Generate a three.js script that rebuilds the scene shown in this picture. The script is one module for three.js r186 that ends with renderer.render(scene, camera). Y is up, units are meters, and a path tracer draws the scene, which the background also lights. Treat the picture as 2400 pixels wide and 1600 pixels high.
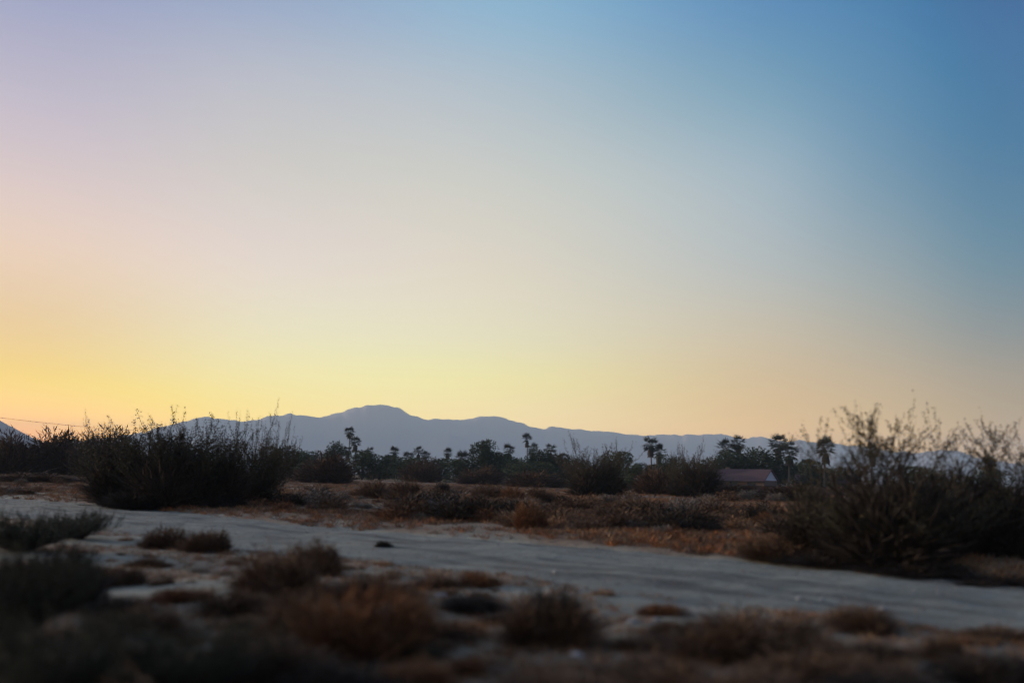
import * as THREE from 'three';
import { mergeGeometries } from 'three/addons/utils/BufferGeometryUtils.js';

// ------------------------------------------------------------------ camera, sky, sun, air, exposure
const R = THREE.MathUtils.degToRad;
const scene = new THREE.Scene();
const EYE = 1.6;
const camera = new THREE.PerspectiveCamera(37.8, 1.5, 0.1, 60000);
camera.rotation.order = 'YXZ';
camera.rotation.set(R(7.75), 0, R(1.0));
camera.position.set(0, EYE, 0);
camera.focus = 120;
camera.userData.fStop = 0.42;
camera.updateMatrixWorld(true);

const renderer = new THREE.WebGLRenderer({ antialias: true });
renderer.toneMapping = THREE.LinearToneMapping;
renderer.toneMappingExposure = 1.0;
renderer.shadowMap.enabled = true;

const SUN_AZ = -70, SUN_EL = 7.5;            // degrees; azimuth from straight ahead (-z), negative to the left
const FOG = 1.65e-4, HAZE_TOP = 640;

// dusk sky: sRGB colours by angle away from the sun's azimuth (columns) and by elevation (rows)
const AZK = [0, 43, 56, 70, 84, 91, 97, 115, 141, 180];
const ELK = [0, 1.6, 3.8, 5.5, 8, 12, 17, 22, 27, 40, 62, 90];
const SKYC = [
  [[284, 153, 79], [264, 145, 90], [250, 186, 112], [232, 190, 138], [216, 172, 134], [199, 161, 131], [177, 148, 127], [147, 131, 125], [98, 98, 120], [92, 88, 112]],
  [[280, 192, 90], [258, 183, 102], [249, 208, 135], [234, 202, 153], [215, 176, 138], [197, 164, 134], [174, 149, 129], [145, 132, 127], [98, 100, 124], [90, 90, 116]],
  [[274, 222, 98], [252, 213, 110], [245, 223, 151], [236, 216, 165], [212, 182, 142], [193, 169, 138], [168, 152, 133], [139, 134, 132], [96, 102, 128], [90, 94, 120]],
  [[265, 220, 125], [244, 211, 139], [242, 229, 171], [235, 224, 169], [210, 187, 152], [189, 172, 148], [163, 154, 142], [132, 135, 138], [92, 104, 132], [86, 96, 124]],
  [[244, 211, 150], [237, 208, 165], [236, 227, 194], [229, 222, 191], [204, 192, 170], [176, 172, 161], [145, 152, 153], [117, 132, 146], [84, 102, 136], [80, 96, 128]],
  [[240, 213, 182], [233, 209, 192], [228, 216, 206], [220, 213, 197], [184, 189, 188], [150, 165, 172], [114, 143, 161], [103, 127, 152], [74, 98, 138], [72, 92, 130]],
  [[216, 203, 196], [207, 195, 202], [208, 204, 200], [202, 204, 199], [164, 182, 193], [120, 152, 175], [90, 130, 162], [84, 120, 154], [64, 94, 140], [64, 88, 132]],
  [[180, 178, 200], [176, 176, 199], [186, 190, 201], [175, 190, 201], [126, 162, 186], [97, 140, 175], [72, 121, 162], [63, 113, 157], [56, 88, 138], [58, 84, 130]],
  [[146, 160, 196], [144, 159, 196], [150, 169, 200], [140, 178, 206], [99, 143, 186], [80, 128, 173], [62, 110, 158], [60, 106, 152], [50, 82, 134], [52, 78, 128]],
  [[132, 154, 196], [130, 153, 196], [130, 156, 198], [118, 152, 198], [88, 130, 182], [77, 117, 170], [68, 106, 160], [72, 102, 150], [84, 106, 146], [90, 108, 144]],
  [[134, 152, 184], [132, 150, 184], [130, 149, 183], [122, 144, 178], [110, 135, 172], [103, 129, 168], [98, 124, 164], [96, 119, 156], [100, 119, 152], [102, 119, 150]],
  [[122, 139, 164], [122, 139, 164], [122, 139, 164], [122, 139, 164], [122, 139, 164], [122, 139, 164], [122, 139, 164], [122, 139, 164], [122, 139, 164], [122, 139, 164]],
];
const lin = (c) => { c /= 255; return c <= 0.04045 ? c / 12.92 : Math.pow((c + 0.055) / 1.055, 2.4); };
function keyed(keys, v) {                    // index and smooth weights (Catmull-Rom) of a value among keys
  let i = 0; while (i < keys.length - 2 && v > keys[i + 1]) i++;
  const t = Math.min(1, Math.max(0, (v - keys[i]) / (keys[i + 1] - keys[i])));
  return [i, t];
}
function catmull(k, f, i, t) {
  const n = k.length, p1 = f(i), p2 = f(i + 1), h = k[i + 1] - k[i];
  const m1 = i > 0 ? (p2 - f(i - 1)) / (k[i + 1] - k[i - 1]) : (p2 - p1) / h;
  const m2 = i + 2 < n ? (f(i + 2) - p1) / (k[i + 2] - k[i]) : (p2 - p1) / h;
  const t2 = t * t, t3 = t2 * t;
  return (2 * t3 - 3 * t2 + 1) * p1 + (t3 - 2 * t2 + t) * h * m1 + (3 * t2 - 2 * t3) * p2 + (t3 - t2) * h * m2;
}
function skyColor(daz, el, out) {
  const [j, u] = keyed(ELK, Math.max(0, el)), [i, t] = keyed(AZK, daz);
  for (let c = 0; c < 3; c++) out[c] = Math.max(0.002, lin(catmull(ELK, (r) => catmull(AZK, (q) => SKYC[r][q][c], i, t), j, u)));
  return out;
}
{
  const W = 720, H = 360, data = new Float32Array(W * H * 4), o = [0, 0, 0];
  for (let y = 0; y < H; y++) for (let x = 0; x < W; x++) {
    const el = (y + 0.5) / H * 180 - 90, phi = ((x + 0.5) / W - 0.5) * 2 * Math.PI;
    const dx = Math.cos(phi), dz = Math.sin(phi);
    const az = Math.atan2(dx, -dz) * 180 / Math.PI;
    let d = Math.abs(az - SUN_AZ) % 360; if (d > 180) d = 360 - d;
    skyColor(d, el, o);
    const path = Math.min(15500, HAZE_TOP / Math.sin(R(Math.max(0.6, el)))), T = Math.exp(-FOG * path);
    const b = sstep(0, 9, el), AIR = [0.13 + 0.18 * b, 0.16 + 0.17 * b, 0.24 + 0.13 * b];   // what the haze itself gives back
    const k = (y * W + x) * 4;
    const cs = Math.sin(R(el)) * Math.sin(R(SUN_EL)) + Math.cos(R(el)) * Math.cos(R(SUN_EL)) * Math.cos(R(d)), ang = Math.acos(Math.min(1, cs)) * 180 / Math.PI;
    const glow = 1.9 * Math.exp(-((ang / 17) ** 2)), GLOW = [1, 0.86, 0.7];                    // the bright air round the low sun
    for (let c = 0; c < 3; c++) o[c] += glow * GLOW[c];
    for (let c = 0; c < 3; c++) data[k + c] = el < 0 ? 0.05 : Math.max(0.004, (o[c] - (1 - T) * AIR[c]) / T);
    data[k + 3] = 1;
  }
  const sky = new THREE.DataTexture(data, W, H, THREE.RGBAFormat, THREE.FloatType);
  sky.mapping = THREE.EquirectangularReflectionMapping;
  sky.magFilter = THREE.LinearFilter; sky.minFilter = THREE.LinearFilter; sky.wrapS = THREE.RepeatWrapping; sky.needsUpdate = true;
  scene.background = sky; scene.environment = sky;
}
const sunDir = new THREE.Vector3(Math.sin(R(SUN_AZ)) * Math.cos(R(SUN_EL)), Math.sin(R(SUN_EL)), -Math.cos(R(SUN_AZ)) * Math.cos(R(SUN_EL)));
const sun = new THREE.DirectionalLight(new THREE.Color(1, 0.84, 0.74), 5.0);
sun.position.copy(sunDir).multiplyScalar(300); sun.castShadow = true;
sun.shadow.mapSize.set(2048, 2048);
Object.assign(sun.shadow.camera, { left: -150, right: 150, top: 150, bottom: -150, near: 1, far: 900 });
scene.add(sun); scene.add(sun.target);
scene.fog = new THREE.FogExp2(new THREE.Color(0.68, 0.86, 1.0), FOG);

// ------------------------------------------------------------------ helpers
function rng(seed) { let s = (seed * 2654435761) >>> 0 || 1; return () => { s |= 0; s = (s + 0x6D2B79F5) | 0; let t = Math.imul(s ^ (s >>> 15), 1 | s); t = (t + Math.imul(t ^ (t >>> 7), 61 | t)) ^ t; return ((t ^ (t >>> 14)) >>> 0) / 4294967296; }; }
const hash2 = (x, y) => { let h = Math.imul(x | 0, 374761393) + Math.imul(y | 0, 668265263) | 0; h = Math.imul(h ^ (h >>> 13), 1274126177); return ((h ^ (h >>> 16)) >>> 0) / 4294967296; };
function vnoise(x, y) {
  const i = Math.floor(x), j = Math.floor(y), f = x - i, g = y - j, u = f * f * (3 - 2 * f), v = g * g * (3 - 2 * g);
  return (hash2(i, j) * (1 - u) + hash2(i + 1, j) * u) * (1 - v) + (hash2(i, j + 1) * (1 - u) + hash2(i + 1, j + 1) * u) * v;
}
const fbm = (x, y, n = 4) => { let s = 0, a = 0.5, t = 0; for (let k = 0; k < n; k++) { s += a * vnoise(x, y); t += a; a *= 0.5; x = x * 2.03 + 17.1; y = y * 2.03 - 9.7; } return s / t; };
function sstep(a, b, v) { const t = Math.min(1, Math.max(0, (v - a) / (b - a))); return t * t * (3 - 2 * t); }

const used = new Map();
function numbered(name) { const n = used.get(name) || 0; used.set(name, n + 1); return n ? `${name}_${String(n).padStart(3, '0')}` : name; }
function tag(o, label, category, group, kind) { if (label) o.userData.label = label; if (category) o.userData.category = category; if (group) o.userData.group = group; if (kind) o.userData.kind = kind; return o; }
function mesh(name, geo, mat, parent) { const m = new THREE.Mesh(geo, mat); m.name = name; m.castShadow = m.receiveShadow = true; parent.add(m); return m; }
function struct(name, geo, mat) { const m = mesh(numbered(name), geo, mat, scene); m.userData.kind = 'structure'; return m; }

// a direction through the photograph (its 2400 x 1600 pixels) and where it meets the terrain
const TAN = Math.tan(R(18.9));
function ray(px, py) { return new THREE.Vector3((px - 1200) / 800 * TAN, (800 - py) / 800 * TAN, -1).applyQuaternion(camera.quaternion).normalize(); }

// ------------------------------------------------------------------ terrain
const NEAR_EDGE = 16.4, FAR_EDGE = 27.0;      // the dirt road runs along x - z = constant
const roadMask = (x, z) => { const e = x - z, w = (fbm(x * 0.23, z * 0.23, 3) - 0.5) * 2.2; return sstep(NEAR_EDGE - 0.5 + w, NEAR_EDGE + 0.9 + w, e) * (1 - sstep(FAR_EDGE - 0.9 + w * 0.8, FAR_EDGE + 0.4 + w * 0.8, e)); };
function baseH(x, z) {
  const D = Math.hypot(x, z), e = x - z;
  let h = -0.0115 * Math.max(-90, Math.min(110, x)) * sstep(35, 110, D);
  h += (fbm(x * 0.05 + 4, z * 0.05, 3) - 0.5) * 0.35 * sstep(6, 40, D);
  h += (fbm(x * 0.35, z * 0.35 + 40, 3) - 0.5) * 0.16;
  h += (fbm(x * 1.3 + 7, z * 1.3, 3) - 0.5) * 0.07 * (1 - sstep(40, 90, D));
  h += 0.1 * sstep(FAR_EDGE, FAR_EDGE + 2, e);
  return h * (1 - sstep(700, 1500, D));
}
const groundH = (x, z) => baseH(x, z) - 0.09 * roadMask(x, z);
const roadH = (x, z) => { const e = x - z; let h = baseH(x, z) * 0.55 + 0.45 * ((fbm(x * 0.05 + 4, z * 0.05, 3) - 0.5) * 0.35); for (const c of [NEAR_EDGE + 3.2, NEAR_EDGE + 6.0]) h -= 0.022 * Math.exp(-(((e - c) / 0.45) ** 2)); return baseH(x, z) - 0.05 + (h - baseH(x, z)) * 0.25; };
const surfH = (x, z) => Math.max(groundH(x, z), (x - z > NEAR_EDGE - 1 && x - z < FAR_EDGE + 1) ? roadH(x, z) : -9);
function onGround(px, py) {                   // march along the ray until it goes under the terrain
  const d = ray(px, py), p = new THREE.Vector3();
  let s = 3, step = 0.25;
  for (; s < 900; s += step) { p.copy(camera.position).addScaledVector(d, s); if (p.y < surfH(p.x, p.z)) break; step = 0.1 + s * 0.01; }
  for (let k = 0; k < 12; k++) { step *= 0.5; p.copy(camera.position).addScaledVector(d, s); s += p.y < surfH(p.x, p.z) ? -step : step; }
  p.y = surfH(p.x, p.z);
  return p;
}
const PXM = (p) => -p.z * TAN / 800;          // metres per photograph pixel at a point's depth

// grain textures: colour variation only, tile in metres
function grainTexture(n, seed, lo, hi, pebbles, speck) {
  const rnd = rng(seed), a = new Uint8Array(n * n * 4), v = new Float32Array(n * n);
  const tile = (x, y, f) => { const s = n / f, i = Math.floor(x / s), j = Math.floor(y / s), fx = x / s - i, fy = y / s - j, u = fx * fx * (3 - 2 * fx), w = fy * fy * (3 - 2 * fy), H = (p, q) => hash2(((p % f) + f) % f + seed * 131, ((q % f) + f) % f); return (H(i, j) * (1 - u) + H(i + 1, j) * u) * (1 - w) + (H(i, j + 1) * (1 - u) + H(i + 1, j + 1) * u) * w; };
  for (let y = 0; y < n; y++) for (let x = 0; x < n; x++) v[y * n + x] = 0.3 * tile(x, y, 5) + 0.25 * tile(x, y, 17) + 0.2 * tile(x, y, 61) + 0.25 * rnd();
  for (let k = 0; k < pebbles; k++) { const cx = rnd() * n, cy = rnd() * n, r = 1 + rnd() * rnd() * 5, d = (rnd() - 0.6) * speck; for (let y = -r; y <= r; y++) for (let x = -r; x <= r; x++) if (x * x + y * y < r * r) { const q = ((cy + y + n) % n | 0) * n + ((cx + x + n) % n | 0); v[q] += d; } }
  for (let k = 0; k < n * n; k++) { const s = Math.min(1, Math.max(0, v[k])); for (let c = 0; c < 3; c++) a[k * 4 + c] = lo[c] + (hi[c] - lo[c]) * s; a[k * 4 + 3] = 255; }
  const t = new THREE.DataTexture(a, n, n); t.wrapS = t.wrapT = THREE.RepeatWrapping; t.magFilter = THREE.LinearFilter; t.colorSpace = THREE.SRGBColorSpace; t.needsUpdate = true;
  return t;
}
const grain = grainTexture(512, 3, [150, 148, 146], [255, 254, 252], 2600, 0.5);
grain.repeat.set(1 / 2.7, 1 / 2.7);
const groundMat = new THREE.MeshStandardMaterial({ name: 'desert_soil', roughness: 1, vertexColors: true, map: grain, bumpMap: grain, bumpScale: 0.012 });
const grain2 = grain.clone(); grain2.repeat.set(1 / 3.3, 1 / 3.3); grain2.rotation = 0.7;
const roadMat = new THREE.MeshStandardMaterial({ name: 'packed_sand', roughness: 1, vertexColors: true, map: grain2, bumpMap: grain2, bumpScale: 0.02 });

function soilColor(x, z, out) {
  const e = x - z, D = Math.hypot(x, z);
  const field = sstep(FAR_EDGE - 0.5, FAR_EDGE + 2.5, e + (fbm(x * 0.3, z * 0.3 + 9, 3) - 0.5) * 5);
  const patch = sstep(0.38, 0.66, fbm(x * 0.42 + 31, z * 0.42, 4)), bare = sstep(0.55, 0.7, fbm(x * 0.11 + 3, z * 0.16 + 70, 4));
  const litter = Math.min(1, field * (0.96 - 0.34 * bare) + (1 - field) * patch * 0.7);
  const n = 0.85 + 0.3 * fbm(x * 0.9, z * 0.9 + 5, 3);
  const sand = [0.44, 0.425, 0.315], dry = [0.3, 0.155, 0.066];
  for (let c = 0; c < 3; c++) out[c] = (sand[c] + (dry[c] - sand[c]) * litter) * n;
  return out;
}
{ // ground: one sheet of rings, fine near the camera, out to the foot of the mountains and beyond
  const SEG = 560, rings = []; for (let r = 1.5; r < 14000; r *= 1.0 + (r < 60 ? 0.022 : r < 300 ? 0.03 : 0.09)) rings.push(r);
  const pos = [], col = [], uv = [], idx = [], o = [0, 0, 0];
  for (const r of rings) for (let s = 0; s <= SEG; s++) {
    // more of the spokes look ahead
    const q = s / SEG * 2 - 1, a = Math.sign(q) * (Math.abs(q) < 0.72 ? Math.abs(q) / 0.72 * 0.62 : 0.62 + (Math.abs(q) - 0.72) / 0.28 * (Math.PI - 0.62));
    const x = Math.sin(a) * r, z = -Math.cos(a) * r;
    pos.push(x, groundH(x, z), z); soilColor(x, z, o); col.push(...o); uv.push(x, z);
  }
  for (let i = 0; i + 1 < rings.length; i++) for (let s = 0; s < SEG; s++) { const a = i * (SEG + 1) + s, b = a + 1, c = a + SEG + 1, d = c + 1; idx.push(a, b, c, b, d, c); }
  const g = new THREE.BufferGeometry();
  g.setAttribute('position', new THREE.Float32BufferAttribute(pos, 3)); g.setAttribute('color', new THREE.Float32BufferAttribute(col, 3)); g.setAttribute('uv', new THREE.Float32BufferAttribute(uv, 2)); g.setIndex(idx); g.computeVertexNormals();
  struct('ground', g, groundMat);
}
{ // dirt road: a strip of pale packed sand that crosses the picture from the left distance to the right
  const pos = [], col = [], uv = [], idx = [], NU = 900, NV = 60, k = Math.SQRT1_2;
  for (let i = 0; i <= NU; i++) for (let j = 0; j <= NV; j++) {
    const t = -260 + 330 * Math.pow(i / NU, 0.55), e = (NEAR_EDGE - 1.4 + (FAR_EDGE - NEAR_EDGE + 2.8) * j / NV);
    const x = e / 2 + t * k, z = -(e / 2 - t * k);
    pos.push(x, roadH(x, z), z); uv.push(x, z);
    const n = 0.72 + 0.5 * fbm(x * 0.9 + 2, z * 0.9, 5), st = sstep(0.52, 0.7, fbm(e * 1.6 + 5, t * 0.3, 5)) * 0.5, lit = 1 - st;
    col.push(0.35 * n * lit, 0.36 * n * lit, 0.285 * n * lit);
  }
  for (let i = 0; i < NU; i++) for (let j = 0; j < NV; j++) { const a = i * (NV + 1) + j, b = a + 1, c = a + NV + 1, d = c + 1; idx.push(a, c, b, b, c, d); }
  const g = new THREE.BufferGeometry();
  g.setAttribute('position', new THREE.Float32BufferAttribute(pos, 3)); g.setAttribute('color', new THREE.Float32BufferAttribute(col, 3)); g.setAttribute('uv', new THREE.Float32BufferAttribute(uv, 2)); g.setIndex(idx); g.computeVertexNormals();
  struct('dirt_road', g, roadMat);
}

// ------------------------------------------------------------------ mountains
const ridged = (x, y) => { let s = 0, a = 0.55; for (let k = 0; k < 5; k++) { const n = 1 - Math.abs(2 * vnoise(x, y) - 1); s += a * n * n; a *= 0.5; x = x * 2.07 + 11; y = y * 2.07 + 5; } return s; };
const rockMat = new THREE.MeshStandardMaterial({ name: 'bare_mountain_rock', roughness: 1, color: new THREE.Color(0.42, 0.34, 0.29) });
const profile = [[-900, 1015], [-500, 1020], [-100, 1036], [60, 1040], [250, 1030], [300, 1022], [420, 992], [480, 976], [500, 979], [560, 985], [600, 984], [622, 976], [680, 970], [720, 975], [745, 976], [800, 965], [835, 955], [870, 950], [905, 949], [930, 955], [960, 972], [1000, 981], [1050, 983], [1090, 982], [1140, 974], [1160, 976], [1200, 985], [1250, 1000], [1275, 1007], [1290, 998], [1320, 1002], [1390, 1011], [1450, 1015], [1475, 1018], [1530, 1021], [1553, 1016], [1600, 1020], [1690, 1017], [1730, 1027], [1790, 1024], [1840, 1035], [1880, 1031], [1915, 1039], [1935, 1034], [1990, 1045], [2050, 1050], [2100, 1058], [2150, 1062], [2200, 1055], [2250, 1060], [2300, 1075], [2340, 1082], [2400, 1088], [2600, 1100], [3300, 1092]];
{
  // the ridge line in the round: bearing and height of each point of the skyline at its own distance
  const pts = profile.map(([px, py]) => { const d = ray(px, py), az = Math.atan2(d.x, -d.z), D = 9000 + 1300 * Math.sin(az * 3 + 1); return { az, D, h: EYE + Math.tan(Math.asin(d.y)) * D }; });
  const NA = 620, NR = 60, pos = [], idx = [];
  for (let i = 0; i <= NA; i++) {
    const az = pts[0].az + (pts.at(-1).az - pts[0].az) * i / NA;
    let k = 0; while (k < pts.length - 2 && az > pts[k + 1].az) k++;
    const t = (az - pts[k].az) / (pts[k + 1].az - pts[k].az), D0 = 9000 + 1300 * Math.sin(az * 3 + 1);
    const H = pts[k].h + (pts[k + 1].h - pts[k].h) * (t * t * (3 - 2 * t) * 0.4 + t * 0.6) + (fbm(az * 160, 3, 3) - 0.5) * 26;
    for (let j = 0; j <= NR; j++) {
      const s = j / NR * 2 - 1, D = D0 + s * 2700 + 260 * (vnoise(az * 22, s * 2 + 9) - 0.5) * (1 - Math.abs(s));
      const x = Math.sin(az) * D, z = -Math.cos(az) * D, f = 1 - Math.abs(s);
      const r = ridged(x / 1100, z / 1100);
      let h = H * Math.pow(f, 1.15) * (1 - 0.72 * (1 - r) * Math.min(1, Math.abs(s) * 4.5)) - 12 * Math.abs(s);
      pos.push(x, h, z);
    }
  }
  for (let i = 0; i < NA; i++) for (let j = 0; j < NR; j++) { const a = i * (NR + 1) + j, b = a + 1, c = a + NR + 1, d = c + 1; idx.push(a, c, b, b, c, d); }
  const g = new THREE.BufferGeometry(); g.setAttribute('position', new THREE.Float32BufferAttribute(pos, 3)); g.setIndex(idx); g.computeVertexNormals();
  struct('mountain_range', g, rockMat);
}
{ // the steep mountain to the left whose foot comes into the picture; the sun has gone down behind it
  const a0 = ray(0, 1001), az0 = Math.atan2(a0.x, -a0.z), D = 3400, pos = [], idx = [], N = 150;
  for (let i = 0; i <= N; i++) for (let j = 0; j <= N; j++) {
    const u = 260 - 6400 * i / N, v = (j / N * 2 - 1) * 1300, az = az0 + u / D;   // u round to the right, v away from the camera
    const x = Math.sin(az) * (D + v), z = -Math.cos(az) * (D + v);
    const across = Math.max(0, 1 - Math.abs(v) / 1250);
    const crest = Math.min(620, Math.max(0, 143 - u * 0.53 - Math.max(0, -u - 60) * 0.95)) * (u < -5200 ? Math.max(0, (u + 6000) / 800) : 1);
    const r = ridged(x / 420 + 3, z / 420);
    pos.push(x, crest * Math.pow(across, 0.9) * (1 - 0.4 * (1 - r) * Math.min(1, Math.abs(v) / 260)) - 8 * (1 - across) - (crest <= 0 ? 10 : 0), z);
  }
  for (let i = 0; i < N; i++) for (let j = 0; j < N; j++) { const a = i * (N + 1) + j, b = a + 1, c = a + N + 1, d = c + 1; idx.push(a, b, c, b, d, c); }
  const g = new THREE.BufferGeometry(); g.setAttribute('position', new THREE.Float32BufferAttribute(pos, 3)); g.setIndex(idx); g.computeVertexNormals();
  struct('mountain_slope', g, rockMat);
}

// ------------------------------------------------------------------ plant builders (unit size: 1 m tall, about 1 m across)
class MB {                                     // collects triangles with a vertex colour
  constructor() { this.p = []; this.c = []; this.i = []; }
  get n() { return this.p.length / 3; }
  tube(pts, rad, sides, col) {                 // tapered tube through points
    const base = this.n, d = new THREE.Vector3(), a = new THREE.Vector3(), b = new THREE.Vector3();
    pts.forEach((p, k) => {
      d.subVectors(pts[Math.min(k + 1, pts.length - 1)], pts[Math.max(k - 1, 0)]).normalize();
      a.set(-d.z, 0, d.x); if (a.lengthSq() < 1e-4) a.set(1, 0, 0); a.normalize(); b.crossVectors(d, a);
      for (let s = 0; s < sides; s++) { const t = s / sides * 2 * Math.PI, r = rad[k]; this.p.push(p.x + r * (a.x * Math.cos(t) + b.x * Math.sin(t)), p.y + r * (a.y * Math.cos(t) + b.y * Math.sin(t)), p.z + r * (a.z * Math.cos(t) + b.z * Math.sin(t))); this.c.push(...col); }
    });
    for (let k = 0; k + 1 < pts.length; k++) for (let s = 0; s < sides; s++) { const q = base + k * sides + s, r = base + k * sides + (s + 1) % sides; this.i.push(q, q + sides, r, r, q + sides, r + sides); }
  }
  leaf(o, dir, side, len, wid, col) {          // a folded pointed leaf
    const b = this.n;
    this.p.push(o.x, o.y, o.z, o.x + dir.x * len * 0.5 + side.x * wid, o.y + dir.y * len * 0.5 + side.y * wid, o.z + dir.z * len * 0.5 + side.z * wid, o.x + dir.x * len, o.y + dir.y * len, o.z + dir.z * len, o.x + dir.x * len * 0.5 - side.x * wid, o.y + dir.y * len * 0.5 - side.y * wid, o.z + dir.z * len * 0.5 - side.z * wid);
    for (let k = 0; k < 4; k++) this.c.push(...col);
    this.i.push(b, b + 1, b + 2, b, b + 2, b + 3);
  }
  build() {
    const g = new THREE.BufferGeometry();
    g.setAttribute('position', new THREE.Float32BufferAttribute(this.p, 3)); g.setAttribute('color', new THREE.Float32BufferAttribute(this.c, 3)); g.setIndex(this.i); g.computeVertexNormals();
    return g;
  }
}
const V = (x, y, z) => new THREE.Vector3(x, y, z);
const unit = (rnd) => { const y = rnd() * 2 - 1, a = rnd() * 2 * Math.PI, r = Math.sqrt(1 - y * y); return V(r * Math.cos(a), y, r * Math.sin(a)); };
const tint = (c, f) => [c[0] * f, c[1] * f, c[2] * f];
const barkMat = new THREE.MeshStandardMaterial({ name: 'woody_stem', roughness: 1, vertexColors: true });
const leafMat = new THREE.MeshStandardMaterial({ name: 'small_leaves', roughness: 0.95, vertexColors: true, side: THREE.DoubleSide });

// an open desert shrub: stems fan out from the base and fork; small leaves crowd the upper parts of the twigs
function shrubGeo({ seed, stems, fork = 3, leaves, leaf = 0.03, lean = 0.5, bend = 0.25, start = 0.35, wood = [0.07, 0.055, 0.042], green = [0.055, 0.052, 0.022], thick = 0.009, tipH = 0.8, bare = 0, forkLen = 1, rise = 1 }) {
  const rnd = rng(seed), s = new MB(), f = new MB(), tips = [];
  for (let k = 0; k < stems; k++) {
    const a = k / stems * 2 * Math.PI + rnd() * 0.9, tilt = lean * Math.sqrt(0.06 + 0.94 * rnd()) * 1.05, H = tipH * (0.62 + 0.5 * rnd()) * (1 - 0.22 * tilt);
    const base = V(Math.cos(a) * 0.04 * rnd(), -0.03, Math.sin(a) * 0.04 * rnd()), pts = [base];
    let x = base.x, z = base.z, y = base.y;
    const N = 5, out = tilt * 0.62;
    for (let q = 1; q <= N; q++) { const u = q / N; x = Math.cos(a) * out * (u - bend * u * u * 0.4) + (rnd() - 0.5) * 0.05; z = Math.sin(a) * out * (u - bend * u * u * 0.4) + (rnd() - 0.5) * 0.05; y = H * u * (0.85 + 0.15 * u); pts.push(V(x, y, z)); }
    s.tube(pts, pts.map((_, q) => thick * (1 - q / (N + 0.6))), 3, tint(wood, 0.8 + 0.5 * rnd()));
    for (let j = 0; j < fork * 2; j++) {
      const u = start * 0.7 + (1 - start * 0.7) * rnd(), q = Math.min(N - 1, Math.floor(u * N)), p = pts[q].clone().lerp(pts[q + 1], u * N - q);
      const d = V(Math.cos(a) * 0.5 + (rnd() - 0.5) * 1.7, (0.7 + rnd() * 0.9) * rise, Math.sin(a) * 0.5 + (rnd() - 0.5) * 1.7).normalize(), L = (0.12 + 0.2 * rnd()) * forkLen;
      const e = p.clone().addScaledVector(d, L * 0.55), t = e.clone().addScaledVector(V(d.x * 0.5, d.y + 0.4 * rise, d.z * 0.5).normalize(), L * 0.5);
      s.tube([p, e, t], [thick * 0.45, thick * 0.32, thick * 0.14], 3, tint(wood, 0.8 + 0.5 * rnd()));
      tips.push([p, e, t]);
    }
    tips.push([pts[N - 2], pts[N - 1], pts[N]]);
  }
  const side = V(0, 0, 0);
  for (let k = 0; k < leaves; k++) {
    const [p, e, t] = tips[Math.floor(rnd() * tips.length)], u = 0.2 + 0.9 * rnd(), o = u < 0.55 ? p.clone().lerp(e, u / 0.55) : e.clone().lerp(t, (u - 0.55) / 0.45);
    if (rnd() < bare * (1 - o.y)) continue;
    o.addScaledVector(unit(rnd), 0.028 * rnd());
    const d = unit(rnd); d.y += 0.6; d.normalize(); side.crossVectors(d, unit(rnd)).normalize();
    f.leaf(o, d, side, leaf * (0.7 + 0.7 * rnd()), leaf * 0.3, tint(green, 0.6 + 0.8 * rnd()));
  }
  return { stem: s.build(), foliage: f.build() };
}
// a dry brush clump: a dome of hundreds of thin twigs
function brushGeo({ seed, twigs, color, spread = 1.0, wid = 0.0055, up = 0.35, flower = 0 }) {
  const rnd = rng(seed), s = new MB(), f = new MB(), side = V(0, 0, 0);
  for (let k = 0; k < 14; k++) { const a = rnd() * 6.283, t = 0.2 + rnd() * 0.28; s.tube([V(0, -0.04, 0), V(Math.cos(a) * t * 0.5, 0.2 + 0.2 * rnd(), Math.sin(a) * t * 0.5), V(Math.cos(a) * t, 0.4 + 0.35 * rnd(), Math.sin(a) * t)], [0.014, 0.009, 0.004], 3, tint(color, 0.7)); }
  const lobes = [[V(0, 0, 0), 0.36, 0.95]]; for (let q = 0; q < 6; q++) { const t = q / 6 * 6.283 + rnd(), r = 0.14 + 0.2 * rnd(); lobes.push([V(Math.cos(t) * r, 0, Math.sin(t) * r), 0.14 + 0.2 * rnd(), 0.4 + 0.55 * rnd()]); }
  for (let k = 0; k < twigs; k++) {
    const d = unit(rnd), [c, wide, high] = lobes[Math.floor(rnd() * 1.25 * lobes.length) % lobes.length]; d.y = Math.abs(d.y) + up * rnd(); d.normalize();
    const lump = 0.6 + 0.7 * vnoise(d.x * 3.1 + seed * 7 + c.x * 20, d.z * 3.1 + d.y * 2.3), rr = Math.pow(rnd(), 0.7) * 0.9;
    const o = V(c.x + d.x * wide * spread * rr * lump, d.y * high * rr * lump - 0.02, c.z + d.z * wide * spread * rr * lump);
    const e = V(d.x + c.x, d.y, d.z + c.z).addScaledVector(unit(rnd), 0.6); e.y += 0.35; e.normalize(); side.crossVectors(e, unit(rnd)).normalize();
    f.leaf(o, e, side, (0.06 + 0.15 * rnd()) * (rnd() < 0.06 ? 1.8 : 1), wid * (0.6 + 0.8 * rnd()), tint(color, 0.5 + 0.95 * rnd()));
  }
  return { stem: s.build(), foliage: f.build() };
}
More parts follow.
